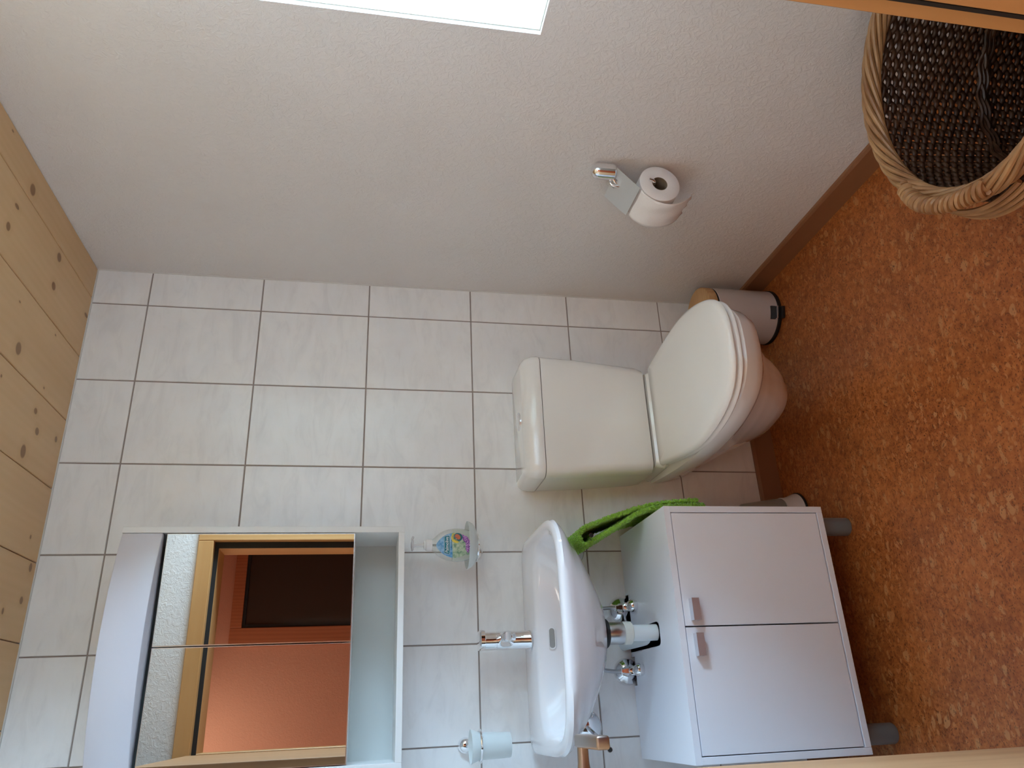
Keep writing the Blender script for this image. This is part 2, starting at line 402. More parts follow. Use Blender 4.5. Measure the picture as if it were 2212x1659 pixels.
# ------------------------------------------------------------ bathroom door: frame, gasket, open leaf, handle
door = tag(bpy.data.objects.new('door_1', None), kind='structure'); COL.objects.link(door); door.location = (-1.0, YF, 0); WL[door] = Vector(door.location)
FY = YF+.012                                   # face of the casing towards the room
XR, XLf, ZT = -.5615, -1.4155, 1.942            # rebate edges
def jamb_x(x, s):   # vertical member; s=+1 right side
    xo = x+.062*s
    bm = bmesh.new()
    poly = [(x, FY), (xo, FY), (xo, YF+.0005), (x+.027*s, YF+.0005), (x+.027*s, YB-.012), (x-.0270*s, YB-.012), (x-.0270*s, FY-.043), (x, FY-.043)]
    return prism(poly, 'z', .001, ZT+.062 if s else ZT, bm)
obj('door_jamb', jamb_x(XR, 1), JAMB, door, smooth=False, bevel=.002, seg=1)
obj('door_jamb', jamb_x(XLf, -1), JAMB, door, smooth=False, bevel=.002, seg=1)
JH = wood('oiled_spruce_head', (.50, .25, .085), (.58, .31, .12), 'x', 1.4)
bm = bmesh.new()
poly = [(FY, ZT), (FY, ZT+.062), (YF+.0005, ZT+.062), (YF+.0005, ZT+.027), (YB-.012, ZT+.027), (YB-.012, ZT-.018), (FY-.043, ZT-.018), (FY-.043, ZT)]
obj('door_head', prism(poly, 'x', XLf+.0005, XR-.0005), JH, door, smooth=False, bevel=.002, seg=1)
bm = bmesh.new()
box(XR-.0260, XR, FY-.0425, FY-.0375, .002, ZT, bm); box(XLf, XLf+.017, FY-.0425, FY-.0375, .002, ZT, bm)
box(XLf+.017, XR-.0260, FY-.0425, FY-.0375, ZT-.017, ZT, bm)
obj('door_gasket', bm, BLACK, door, smooth=False)
# leaf, swung 90 degrees into the room
LX0, LX1, LY1 = -1.4325, -1.392, -.800
leaf = obj('door_leaf', box(LX0, LX1, FY-.002, LY1, .008, 1.955), LEAF, door, smooth=False, bevel=.003)
hy, hz = LY1-.062, .952
bm = lathe([(.0255, 0), (.0255, .006), (.020, .009)], (LX1+.0003, hy, hz), (1, 0, 0), 28)
obj('handle_rose', bm, BRASS, leaf)
bm = lathe([(.0112, 0), (.0094, .012), (.0088, .036), (.0095, .046)], (LX1+.008, hy, hz), (1, 0, 0), 24)
obj('handle_neck', bm, BRASS, leaf)
bm = box(LX1+.043, LX1+.0625, hy-.118, hy+.012, hz-.0105, hz+.0105)
lev = obj('door_handle', bm, BRASS, leaf, bevel=.0045, seg=3)
for zh in (.25, 1.7):
    obj('hinge', cyl((LX0+.004, FY+.004, zh-.04), (LX0+.004, FY+.004, zh+.04), .0075), STEEL, leaf)

# ------------------------------------------------------------ hall behind the camera (seen in the mirror)
tag(obj('wall_hall_far', box(-3.0, .6, -3.12, -3.02, -.1, 2.5), HALLP, smooth=False), kind='structure')
tag(obj('wall_hall_left', box(-3.0, -2.9, -3.02, YB-.001, -.1, 2.5), HALLP, smooth=False), kind='structure')
tag(obj('wall_hall_right', box(.5, .6, -3.02, YB-.001, -.1, 2.5), HALLP, smooth=False), kind='structure')
bm = bmesh.new()
box(-2.9, DX0-.001, YB-.01, YB-.001, 0, 2.5, bm); box(DX1+.001, .5, YB-.01, YB-.001, 0, 2.5, bm); box(DX0-.001, DX1+.001, YB-.01, YB-.001, DZ+.001, 2.5, bm)
tag(obj('wall_hall_near', bm, HALLP, smooth=False), kind='structure')
tag(obj('ceiling_hall', box(-3.0, .6, -3.12, YB-.001, 2.4, 2.5), plaster('hall_ceiling_plaster', (.75, .50, .36), .5), smooth=False), kind='structure')
tag(obj('floor_hall', box(-3.0, .6, -3.12, YB-.001, -.01, .0012), CORK, smooth=False), kind='structure')
d2 = tag(bpy.data.objects.new('door_2', None), kind='structure'); COL.objects.link(d2); d2.location = (-.4, -3.0, 0); WL[d2] = Vector(d2.location)
REDW = wood('reddish_frame_wood', (.40, .13, .05), (.48, .17, .07), 'z', 1.2)
yh = -3.02
for nm, a in (('door_jamb', (-.88, -.775, yh, yh+.03, .0015, 2.06)), ('door_jamb', (-.03, .075, yh, yh+.03, .0015, 2.06)), ('door_head', (-.775, -.03, yh, yh+.03, 1.995, 2.06))):
    obj(nm, box(*a), REDW, d2, smooth=False, bevel=.003)
bm = bmesh.new(); box(-.775, -.757, yh, yh+.022, .0015, 1.995, bm); box(-.757, -.03, yh, yh+.022, 1.978, 1.995, bm)
obj('door_gasket', bm, BLACK, d2, smooth=False)
obj('door_leaf', box(-.757, -.031, yh, yh+.012, .0015, 1.977), DARK, d2, smooth=False)  # flat panel coloured dark in place of the unlit room behind the doorway

# ============================================================ TOILET (wall-hung bowl with close coupled cistern)
TX = -.497
toilet = thing('toilet', 'white wall-hung toilet with closed lid against the tiled wall', 'toilet', (TX, 0, .06))
half = [(0, 1), (.36, .985), (.66, .91), (.87, .76), (.98, .55), (1, .36), (.97, .17), (.93, .03)]
def outline(w_, front, back, z, bw=None, k=5, cx=TX):
    pts = []
    for X, Y in half:
        ww = w_*X
        if bw is not None:
            t = max(0, (.55-Y)/.55); ww = ww*(1-t)+(bw/ .93*X)*t if Y < .55 else ww
        pts.append(Vector((ww, back+(front-back)*Y, z)))
    right = catmull(pts, k)
    right.append(Vector((right[-1].x*.985, back, z)))
    left = [Vector((-p.x, p.y, p.z)) for p in right[::-1]][:-1]
    ring = right+left
    return [Vector((cx+p.x, p.y, p.z)) for p in ring]
# ceramic bowl body
Wb = -.0012
def ob(w_, front, z, bw): return outline(w_, front, Wb, z, bw, cx=TX+.019*max(0, (.43-z)/.33))
rings = [ob(.012, -.20, .097, .008), ob(.040, -.265, .099, .018), ob(.0497, -.2774, .102, .022), ob(.069, -.3304, .12, .0392), ob(.0881, -.3833, .15, .059), ob(.1030, -.425, .19, .0794),
         ob(.1170, -.465, .232, .098), ob(.1275, -.490, .262, .108), ob(.1402, -.5216, .29, .128), ob(.152, -.556, .334, .150), ob(.163, -.600, .352, .153), ob(.171, -.632, .360, .155),
         ob(.176, -.648, .372, .158), ob(.181, -.662, .395, .162), ob(.184, -.672, .424, .164), ob(.180, -.667, .4325, .163), ob(.150, -.62, .434, .15)]
obj('bowl', loft(rings), PORC, toilet)
def slab_rings(w_, front, back, z0, z1, bw, dome=.0, r=.006):
    R_ = [outline(w_-r, front+r, back-r*.5, z0, bw-r), outline(w_, front, back, z0+r, bw), outline(w_, front, back, z1-r*1.5, bw),
          outline(w_-r*.5, front+r*.5, back-r*.25, z1-r*.5, bw-r*.5), outline(w_-r*1.6, front+r*1.6, back-r, z1, bw-r*1.5)]
    if dome:
        for q in (.8, .55, .3, .1):
            R_.append(outline((w_-.01)*q, front*(q)+(back+front)/2*(1-q), back*q+(back+front)/2*(1-q), z1+dome*(1-q*q), bw*q))
    return R_
obj('seat', loft(slab_rings(.187, -.680, -.178, .4352, .4515, .158)), SEATP, toilet)
obj('lid', loft(slab_rings(.190, -.685, -.172, .4530, .4735, .160, .004, .008)), SEATP, toilet)
obj('hinge_block', box(TX-.15, TX+.15, -.171, -.150, .4352, .462), SEATP, toilet, bevel=.005)
# shelf of the bowl under the cistern
def rrect(w_, y0, y1, z, r=.03, cx=TX, k=6, rb=.004):
    pts = []
    for sx, yy, rr, a0 in ((1, y0, r, -90), (1, y1, rb, 0), (-1, y1, rb, 90), (-1, y0, r, 180)):
        cxx = cx+sx*(w_-rr); cy = yy+rr if yy == y0 else yy-rr
        for i in range(k+1):
            a = math.radians(a0+90*i/k); pts.append(Vector((cxx+rr*math.cos(a), cy+rr*math.sin(a), z)))
    return pts
obj('bowl_shelf', loft([rrect(.150, -.155, Wb, .425, .02), rrect(.158, -.162, Wb, .445, .02), rrect(.150, -.150, Wb, .470, .02)]), PORC, toilet)
cis = loft([rrect(.150, -.125, Wb, .4705, .03), rrect(.166, -.147, Wb, .478, .03), rrect(.171, -.153, Wb, .500, .03), rrect(.186, -.163, Wb, .70, .03), rrect(.190, -.165, Wb, .806, .03)])
cistern = obj('cistern', cis, PORC, toilet)
obj('cistern_lid', loft([rrect(.191, -.167, Wb, .8085, .032), rrect(.1925, -.168, Wb, .813, .032), rrect(.191, -.166, Wb, .832, .034), rrect(.186, -.158, Wb, .850, .034), rrect(.177, -.145, Wb, .859, .032), rrect(.165, -.128, Wb, .862, .03)]), PORC, toilet)
obj('flush_button', lathe([(.022, 0), (.022, .003), (.019, .005)], (TX, -.085, .8615), n=28, sx=1.3), CHROME, toilet)

# ============================================================ WASHBASIN
SX = -1.120
sink = thing('washbasin', 'white ceramic washbasin on the tiled wall below the mirror cabinet', 'sink', (SX, 0, .70))
def sup(cx, cy, a, bf, bb, z, pf=2.6, pb=6, n=72):
    r = []
    for i in range(n):
        t = 2*PI*i/n; c_, s_ = math.cos(t), math.sin(t)
        p = pf if s_ < 0 else pb; b_ = bf if s_ < 0 else bb
        r.append(Vector((cx+a*math.copysign(abs(c_)**(2/p), c_), cy+b_*math.copysign(abs(s_)**(2/p), s_), z)))
    return r
bk = .0012
def so(a, front, z, pf=2.8, yc=-.15, pb=9, back=-bk): return sup(SX, yc, a, (-front)+yc, back-yc, z, pf, pb)
rings = [so(.036, -.235, .700, 2, -.20, 2, -.165), so(.060, -.255, .7015, 2, -.19, 2.5, -.12), so(.11, -.285, .712, 2.1, -.17, 3, -.05), so(.165, -.325, .735, 2.2, -.15, 5), so(.212, -.368, .765, 2.4, -.15),
         so(.240, -.400, .790, 2.6, -.15), so(.252, -.414, .808, 2.8, -.15), so(.263, -.425, .822, 3.6, -.15), so(.2725, -.435, .836, 4.1), so(.2750, -.438, .847, 4.6), so(.2725, -.435, .855, 4.6), so(.2670, -.429, .8585, 4.6),
         so(.2540, -.416, .8590, 4.5, -.17, 8, -.010)]
# inner bowl
def si(a, front, back, z, p=2.8): yc = (front+back)/2; return sup(SX, yc, a, yc-front, back-yc, z, p, p+.6)
rings += [si(.242, -.405, -.122, .8565, 4), si(.235, -.399, -.129, .851, 3.8), si(.230, -.394, -.133, .838, 3.6), si(.217, -.383, -.137, .81, 3), si(.185, -.355, -.145, .775, 2.5), si(.12, -.30, -.165, .75, 2.2), si(.04, -.245, -.20, .742, 2), si(.024, -.238, -.210, .741, 2)]
# first inner ring has to match vertex order of the outer rings (same n)
obj('basin', loft(rings), PORC2, sink)
obj('drain_plug', lathe([(.022, 0), (.022, .004), (.017, .007)], (SX, -.224, .7412), n=24), CHROME, sink)
# overflow slot set in the back wall of the bowl
a_ = Vector((SX, -.1385, .815)); up = Vector((0, .12, 1)).normalized(); nrm = Vector((0, -1, .12)).normalized()
def pill(c_, hw, r, u, v_, n=10):
    pts = []
    for s in (1, -1):
        for i in range(n+1):
            t = -PI/2+PI*i/n if s > 0 else PI/2+PI*i/n
            pts.append(c_+u*(s*hw+r*math.cos(t))+v_*(r*math.sin(t)))
    return pts
ux = Vector((1, 0, 0))
obj('overflow_slot', loft([pill(a_-nrm*.004, .0175, .0078, ux, up), pill(a_+nrm*.0022, .0175, .0078, ux, up)]), SINKIN, sink)
obj('overflow_rim', tube(pill(a_+nrm*.0015, .0175, .0085, ux, up)[:], .0016, 6, closed=True), PORC2, sink)

# faucet
fau = thing('faucet', 'chrome single-lever mixer tap on the back of the washbasin', 'faucet', (SX+.003, -.082, .859))
fx, fy = SX+.003, -.078
bm = lathe([(.0245, 0), (.0250, .003), (.0238, .006), (.0235, .080), (.0232, .0935), (.0220, .0942), (.0220, .0962), (.0232, .0970), (.0228, .128), (.015, .131)], (fx, fy, .8592), n=40)
obj('body', bm, CHROME, fau)
def sq(cx, cy, cz, hw, hh, d, k=20, p=3.2):
    u, w_ = Vector((1, 0, 0)), None
    d = Vector(d).normalized(); w_ = u.cross(d).normalized()
    return [Vector((cx, cy, cz))+u*(hw*math.copysign(abs(math.cos(t))**(2/p), math.cos(t)))+w_*(hh*math.copysign(abs(math.sin(t))**(2/p), math.sin(t))) for t in [2*PI*i/k for i in range(k)]]
bm = loft([sq(fx, fy, .925, .019, .022, (0, -1, .15)), sq(fx, fy-.04, .935, .0165, .018, (0, -1, .15)), sq(fx, fy-.085, .943, .0145, .0135, (0, -1, 0)), sq(fx, fy-.112, .943, .0135, .0115, (0, -1, -.1)), sq(fx, fy-.118, .942, .010, .008, (0, -1, -.1))])
obj('spout', bm, CHROME, fau)
obj('aerator', lathe([(.0095, 0), (.0105, .004), (.0105, .013)], (fx, fy-.102, .921), n=24), CHROME, fau)
pl = [(-.0235, .012), (-.0235, -.02), (-.022, -.060), (-.013, -.074), (.013, -.074), (.022, -.060), (.0235, -.02), (.0235, .012), (.012, .025), (-.012, .025)]
pl = catmull([(a, b, 0) for a, b in pl], 4, True)
lv = [[Vector((fx+p.x*s_, fy+p.y*s_, z+(-p.y)*.06)) for p in pl] for s_, z in ((.93, .987), (1, .989), (1, .9985), (.95, 1.002), (.7, 1.0035))]
obj('lever', loft(lv), CHROME, fau)
obj('pull_rod', cyl((fx+.0, fy+.030, .859), (fx+.0, fy+.030, .912), .0022), CHROME, fau)
bpy.data.objects['pull_rod'].location.x += .024
# drain pipes below the basin
drain = thing('drain_pipe', 'white and chrome waste pipe from basin down into the vanity top', 'pipe', (SX, -.205, .5))
dx, dy = SX+.001, -.210
obj('rubber_collar', lathe([(.033, 0), (.036, .003), (.036, .009), (.030, .0125)], (dx, dy, .6872), n=36), BLACK, drain)
obj('steel_sleeve', lathe([(.0265, 0), (.0275, .002), (.0275, .038), (.0265, .0415)], (dx, dy, .6455), n=36), STEEL, drain)
obj('nut', lathe([(.0265, 0), (.0285, .002), (.0285, .020), (.026, .0225)], (dx, dy, .6228), n=36), mat('ivory_plastic', (.70, .72, .66), .4), drain)
obj('tailpipe', lathe([(.0205, 0), (.0205, .078)], (dx, dy, .545), n=36), PIPE, drain)
obj('trap', lathe([(.012, 0), (.026, .006), (.0275, .014), (.0275, .030), (.023, .037)], (dx, dy, .5075), n=36), PIPE, drain)
obj('trap_arm', tube(catmull([(dx, dy+.012, .515), (dx-.006, dy+.055, .545), (dx-.01, dy+.10, .560), (dx-.012, -.012, .572), (dx-.012, -.002, .572)], 6), .0165, 14), PIPE, drain)

def stop_valve(x, label):
    t = thing('angle_valve', label, 'valve', (x, 0, .575), 'angle valves under the basin')
    z = .574
    obj('rosette', lathe([(.037, .0005), (.0365, .004), (.030, .013), (.018, .021), (.012, .023)], (x, 0, z), (0, -1, 0), 36), CHROME, t)
    obj('valve_body', lathe([(.0105, .02), (.0105, .052), (.0125, .053), (.0125, .068), (.008, .070)], (x, 0, z), (0, -1, 0), 20), CHROME, t)
    obj('compression_nut', lathe([(.0115, 0), (.0115, .014), (.0085, .018), (.0085, .026)], (x, -.046, z+.006), (0, 0, 1), 6), CHROME, t)
    obj('knob', lathe([(.007, 0), (.0125, .004), (.0165, .012), (.0172, .020), (.014, .029), (.006, .034)], (x, -.068, z-.004), (0, -1, -.25), 24), CHROME, t)
    s = 1 if x > SX else -1
    obj('supply_hose', tube(catmull([(x, -.046, z+.030), (x, -.047, z+.05), (x-.004*s, -.062, z+.085), (x-.010*s, -.072, z+.115), (x-.012*s, -.074, z+.128)], 6), .0052, 10), STEEL, t)
    return t
stop_valve(-1.036, 'chrome angle valve on the tiled wall right of the drain pipe')
stop_valve(-1.203, 'chrome angle valve on the tiled wall left of the drain pipe')

# ============================================================ VANITY CABINET
van = thing('vanity_cabinet', 'white two-door vanity cabinet on grey legs under the washbasin', 'cabinet', (SX, -.18, 0))
VX1, VX0, VY, VZ0, VZ1 = -.8245, -1.4210, -.362, .1085, .5545
th = .016
obj('side_panel', box(VX1-th, VX1, VY, -.016, VZ0, VZ1-th), WHITE, van, smooth=False, bevel=.0012)
obj('side_panel', box(VX0, VX0+th, VY, -.016, VZ0, VZ1-th), WHITE, van, smooth=False, bevel=.0012)
obj('bottom_panel', box(VX0+th, VX1-th, VY, -.016, VZ0, VZ0+th), WHITE, van, smooth=False, bevel=.0012)
# top with the pipe cut-out
nl, nr, nf = -1.153, -1.0935, -.236
def notch(x): return [(x+.0375, -.001), (x+.0375, -.0245), (x-.0375, -.0245), (x-.0375, -.001)]
poly = [(VX1, VY), (VX1, -.001)]+notch(-1.036)+[(nr+.0, -.001)]
def corner(cx, cy, r, a0, a1, k=5): return [(cx+r*math.cos(math.radians(a0+(a1-a0)*i/k)), cy+r*math.sin(math.radians(a0+(a1-a0)*i/k))) for i in range(k+1)]
poly += corner(nr-.016, nf+.016, .016, 0, -90) + corner(nl+.016, nf+.016, .016, -90, -180) + [(nl, -.001)]+notch(-1.203)+[(VX0, -.001), (VX0, VY)]
bm = bmesh.new()
lo = [bm.verts.new((x, y, VZ1-th)) for x, y in poly]; hi = [bm.verts.new((x, y, VZ1)) for x, y in poly]
for i in range(len(poly)): j = (i+1) % len(poly); bm.faces.new((lo[i], lo[j], hi[j], hi[i]))
bm.faces.new(hi); bm.faces.new(lo[::-1])
bmesh.ops.triangulate(bm, faces=[f for f in bm.faces if len(f.verts) > 4])
obj('top_panel', bm, WHITE, van, smooth=False)
obj('back_panel', box(VX0+th, VX1-th, -.022, -.017, VZ0+th, .40), WHITE, van, smooth=False)
obj('inner_shelf', box(VX0+th+.001, VX1-th-.001, -.33, -.023, .315, .331), WHITE, van, smooth=False)
dz0, dz1 = VZ0+th+.003, VZ1-th-.0025
mid = -1.1215
for (a, b, hx) in ((mid+.0017, VX1-th-.0022, -1.0825), (VX0+th+.0022, mid-.0017, -1.1635)):
    d = obj('door', box(a, b, VY+.0012, VY+.0175, dz0, dz1), WHITE, van, smooth=False, bevel=.001)
    hb = bmesh.new(); hz0, hz1 = .5005, .5195
    box(hx-.026, hx+.026, VY-.0185, VY-.0150, hz0, hz1, hb); box(hx-.026, hx+.026, VY-.0150, VY+.0010, hz1-.004, hz1, hb)
    box(hx-.026, hx+.026, VY-.0150, VY+.0010, hz0, hz0+.003, hb)
    h = obj('handle', hb, mat('satin_aluminium', (.62, .62, .66), .3, .7), d, smooth=False)
for lx in (VX1-.040, VX0+.040):
    for ly in (-.298, -.06):
        obj('leg', lathe([(.0235, 0.0005), (.0245, .003), (.0245, VZ0-.0015)], (lx, ly, 0), n=28), GREYP, van)

# ============================================================ MIRROR CABINET
mc = thing('mirror_cabinet', 'white mirror cabinet with two mirrored doors and open shelf above basin', 'cabinet', (SX, 0, 1.2))
MX1, MX0, MY, MZ0, MZ1 = -.8345, -1.4040, -.180, 1.2025, 1.888
t2 = .0155
obj('side_panel', box(MX1-t2, MX1, MY, -.001, MZ0, MZ1), CARC, mc, smooth=False, bevel=.001)
obj('side_panel', box(MX0, MX0+t2, MY, -.001, MZ0, MZ1), CARC, mc, smooth=False, bevel=.001)
obj('bottom_panel', box(MX0+t2, MX1-t2, MY, -.001, MZ0, MZ0+t2), CARC, mc, smooth=False, bevel=.001)
obj('middle_shelf', box(MX0+t2, MX1-t2, MY+.024, -.001, 1.328, 1.3435), CARC, mc, smooth=False)
obj('top_panel', box(MX0+t2, MX1-t2, MY+.02, -.001, MZ1-.018, MZ1-.003), CARC, mc, smooth=False)
obj('back_panel', box(MX0+t2, MX1-t2, -.006, -.001, MZ0+t2, MZ1-.018), mat('pale_back_panel', (.62, .66, .65), .45), mc, smooth=False)
# bow-fronted light pelmet
n_ = 28; rows = []
fxs = [MX1-t2-.0005 + (MX0+t2+.0005-MX1+t2+.0005)*i/n_ for i in range(n_+1)]
xm, hwid = (fxs[0]+fxs[-1])/2, abs(fxs[0]-fxs[-1])/2
front = [(x, MY-.002-.046*(1-((x-xm)/hwid)**2)) for x in fxs]
poly = front+[(fxs[-1], MY+.02), (fxs[0], MY+.02)]
obj('pelmet', prism(poly, 'z', 1.793, MZ1-.001), mat('lilac_white_lacquer', (.62, .61, .66), .3), mc, smooth=True, bevel=.004)
md = -1.1185
for (a, b) in ((md+.0012, MX1-t2-.0018), (MX0+t2+.0018, md-.0012)):
    d = obj('mirror_door', box(a, b, MY+.0052, MY+.020, 1.3295, 1.784), ALU, mc, smooth=False)
    m_ = obj('mirror_glass', box(a+.0022, b-.0022, MY+.0012, MY+.005, 1.3315, 1.782), MIRROR, d, smooth=False)

# ============================================================ DRY THINGS ON THE WALL
def holder(x, z, r_ring, zr, label, name, bowl):
    t = thing(name, label, 'holder', (x, 0, z))
    obj('dome', lathe([(.0205, .0004), (.0205, .004), (.0185, .012), (.013, .019), (.005, .0225)], (x, 0, z), (0, -1, 0), 32), CHROME, t)
    obj('arm', cyl((x, -.015, z), (x, -.092+r_ring, zr), .0045, 12), CHROME, t)
    pts = [(x+r_ring*math.cos(2*PI*i/40), -.092+r_ring*math.sin(2*PI*i/40), zr) for i in range(40)]
    obj('ring', tube(pts, .0032, 8, closed=True), CHROME, t)
    return t
hs = holder(-.873, .9905, .036, 1.001, 'chrome wall holder under the soap dish right of the tap', 'soap_holder', True)
hc = holder(-1.3665, 1.030, .0365, 1.005, 'chrome wall ring holder of the tumbler left of the tap', 'tumbler_holder', False)
sc_, sy_ = -.866, -.092
dish = lathe([(.012, .9965), (.028, .997), (.0345, 1.002), (.049, 1.0075), (.059, 1.0155), (.0655, 1.028), (.0645, 1.0287), (.057, 1.0175), (.047, 1.0105), (.034, 1.006), (.008, 1.0055)], (sc_, sy_, 0), n=48)
tag(obj('soap_dish', dish, FROST, loc=(sc_, sy_, .9975)), 'frosted glass soap dish in the chrome holder right of the tap', 'dish')
cx_, cy_ = -1.3665, -.092
tum = lathe([(.0270, .9290), (.0285, .9285), (.0295, .931), (.0318, 1.0), (.0330, 1.010), (.0400, 1.0285), (.0392, 1.029), (.0310, 1.011), (.0298, 1.0), (.0275, .934), (.002, .933)], (cx_, cy_, 0), n=48, caps=(True, True))
tag(obj('tumbler', tum, FROST, loc=(cx_, cy_, .93)), 'frosted glass tumbler hanging in the ring left of the basin', 'glass')

# soap dispenser bottle
BZ = 1.0075
sb = thing('soap_dispenser', 'clear pump bottle of hand soap with a sea-life label', 'bottle', (sc_, sy_, BZ))
BP = [(.030, 0), (.036, .004), (.0425, .022), (.0455, .045), (.0445, .065), (.0390, .085), (.0290, .101), (.0205, .110), (.0165, .116), (.0150, .119)]
DS = .62
def rad(h):
    for (r0, h0), (r1, h1) in zip(BP, BP[1:]):
        if h0 <= h <= h1: return r0+(r1-r0)*(h-h0)/(h1-h0)
    return BP[-1][0]
BPs = [(p.x, p.y) for p in catmull([(r, h, 0) for r, h in BP], 4)]
def rad2(h):
    for (r0, h0), (r1, h1) in zip(BPs, BPs[1:]):
        if h0 <= h <= h1: return r0+(r1-r0)*(h-h0)/max(h1-h0, 1e-6)
    return BPs[-1][0]
shell = BPs+[(max(r-.0015, .001), max(h, .002)) for r, h in BPs[::-1]]
obj('bottle', lathe(shell, (sc_, sy_, BZ), n=48, sy=DS), CLEAR, sb)
obj('liquid', lathe([(max(r-.0022, .001), max(h, .003)) for r, h in BPs if h < .062]+[(rad2(.062)-.0022, .062)], (sc_, sy_, BZ), n=40, sy=DS), SOAP, sb)
obj('dip_tube', cyl((sc_, sy_, BZ+.006), (sc_, sy_, BZ+.119), .003, 10), TRANS, sb)
obj('collar', lathe([(.0150, .1165), (.0158, .118), (.0158, .131), (.0140, .134), (.0115, .135), (.0115, .138), (.006, .1395)], (sc_, sy_, BZ), n=32), WPLA, sb)
obj('pump_stem', lathe([(.0052, .138), (.0046, .160), (.0058, .166)], (sc_, sy_, BZ), n=20), WPLA, sb)
obj('pump_head', lathe([(.006, .1655), (.0125, .1665), (.0165, .1695), (.0150, .1715), (.007, .1735)], (sc_, sy_, BZ), n=32), WPLA, sb)
obj('nozzle', tube(catmull([(sc_+.004, sy_, BZ+.168), (sc_+.014, sy_-.006, BZ+.1705), (sc_+.021, sy_-.012, BZ+.168)], 4), .003, 8), WPLA, sb)
ROT = math.radians(-12)     # label faces the room
def on_bottle(s, h, lift=.0006):
    s += .003; h += .0045*min(1, h/.03)
    """s: arc offset (m) to the right, h: height on bottle"""
    r = rad2(h)+lift; a = -PI/2+s/.046+ROT
    return Vector((sc_+r*math.cos(a), sy_+r*DS*math.sin(a)-(0), BZ+h))
def decal(name, pts, m_, lift, n=None):
    """filled 2d polygon (s,h) wrapped on the bottle, fine triangulation"""
    q_ = []
    for a, b in zip(pts, pts[1:]+pts[:1]):
        k_ = max(1, int(math.hypot(b[0]-a[0], b[1]-a[1])/.002))
        q_ += [(a[0]+(b[0]-a[0])*i/k_, a[1]+(b[1]-a[1])*i/k_) for i in range(k_)]
    pts = q_
    bm = bmesh.new(); c_ = (sum(p[0] for p in pts)/len(pts), sum(p[1] for p in pts)/len(pts)); K = 6; rr = []
    for k in range(1, K+1):
        rr.append([bm.verts.new(on_bottle(c_[0]+(p[0]-c_[0])*k/K, c_[1]+(p[1]-c_[1])*k/K, lift)) for p in pts])
    cv = bm.verts.new(on_bottle(*c_, lift)); m2 = len(pts)
    for i in range(m2):
        j = (i+1) % m2; bm.faces.new((cv, rr[0][i], rr[0][j]))
        for k in range(K-1): bm.faces.new((rr[k][i], rr[k+1][i], rr[k+1][j], rr[k][j]))
    o = obj(name, bm, m_, sb, smooth=False)
    so_ = o.modifiers.new('sol', 'SOLIDIFY'); so_.thickness = .00015; return o
def ell(cx, cy, a, b, n=36, t0=0, t1=2*PI, rot=0):
    return [(cx+a*math.cos(t)*math.cos(rot)-b*math.sin(t)*math.sin(rot), cy+a*math.cos(t)*math.sin(rot)+b*math.sin(t)*math.cos(rot)) for t in [t0+(t1-t0)*i/n for i in range(n)]]
def ink(n, c_): return mat('ink_'+n, c_, .45)
INKW, INKT, INKY = ink('white', (.72, .74, .72)), ink('teal', (.0, .17, .23)), ink('yellow', (.78, .60, .06))
BL = ink('blue', (.10, .33, .60)); nb_ = noise(BL, coords(BL), 90, 3)
L(BL, ramp(BL, nb_.outputs[0], [(.35, (.05, .25, .52)), (.7, (.38, .60, .78))]), BS(BL).inputs[0])
GR = ink('sea_green', (.42, .52, .38)); ng = noise(GR, coords(GR), 130, 3)
L(GR, ramp(GR, ng.outputs[0], [(.35, (.16, .30, .20)), (.5, (.36, .48, .32)), (.7, (.60, .66, .52))]), BS(GR).inputs[0])
PU = ink('coral', (.3, .08, .4)); np_ = noise(PU, coords(PU), 420, 2)
L(PU, ramp(PU, np_.outputs[0], [(.38, (.09, .02, .16)), (.5, (.40, .12, .50)), (.62, (.75, .45, .68))]), BS(PU).inputs[0])
label_ = decal('label', [(-.036+.0, .012)]*1+ell(0, .056, .0375, .046, 40, -PI/2, 3*PI/2), GR, .0007)
top = [(p[0], p[1]) for p in ell(0, .056, .0375, .046, 60) if p[1] > .058]
decal('label_sky', sorted([p for p in top], key=lambda p: math.atan2(p[1]-.058, p[0]))+[(-.0375, .058)], BL, .0009)
decal('label_coral', [(.032, .045), (.0335, .035), (.026, .020), (.012, .012), (-.006, .0105), (-.024, .018), (-.012, .024), (.004, .022), (.014, .030), (.024, .036)], PU, .0010)
decal('label_band', [(-.026, .0655), (-.026, .0815), (.030, .0815), (.030, .0655)], INKW, .0011)
decal('label_plate', [(-.025, .0663), (-.025, .0806), (.0290, .0806), (.0290, .0663)], INKT, .0013)
decal('label_ribbon', [(.012, .0600), (.022, .0625), (.033, .0590), (.036, .0520), (.033, .0545), (.022, .0560), (.014, .050), (.011, .042), (.006, .044), (.007, .053)], INKY, .0012)
decal('label_porthole', ell(.0235, .0435, .0125, .0125, 30), ink('deep_teal', (.015, .13, .15)), .0014)
decal('label_fish', ell(.0238, .0445, .0088, .0065, 24, rot=.6), ink('orange', (.62, .15, .06)), .0016)
decal('label_fish_eye', ell(.0195, .0475, .0026, .0024, 14), INKW, .0018)
decal('label_fish_pupil', ell(.0195, .0475, .0012, .0011, 10), BLACK, .0020)
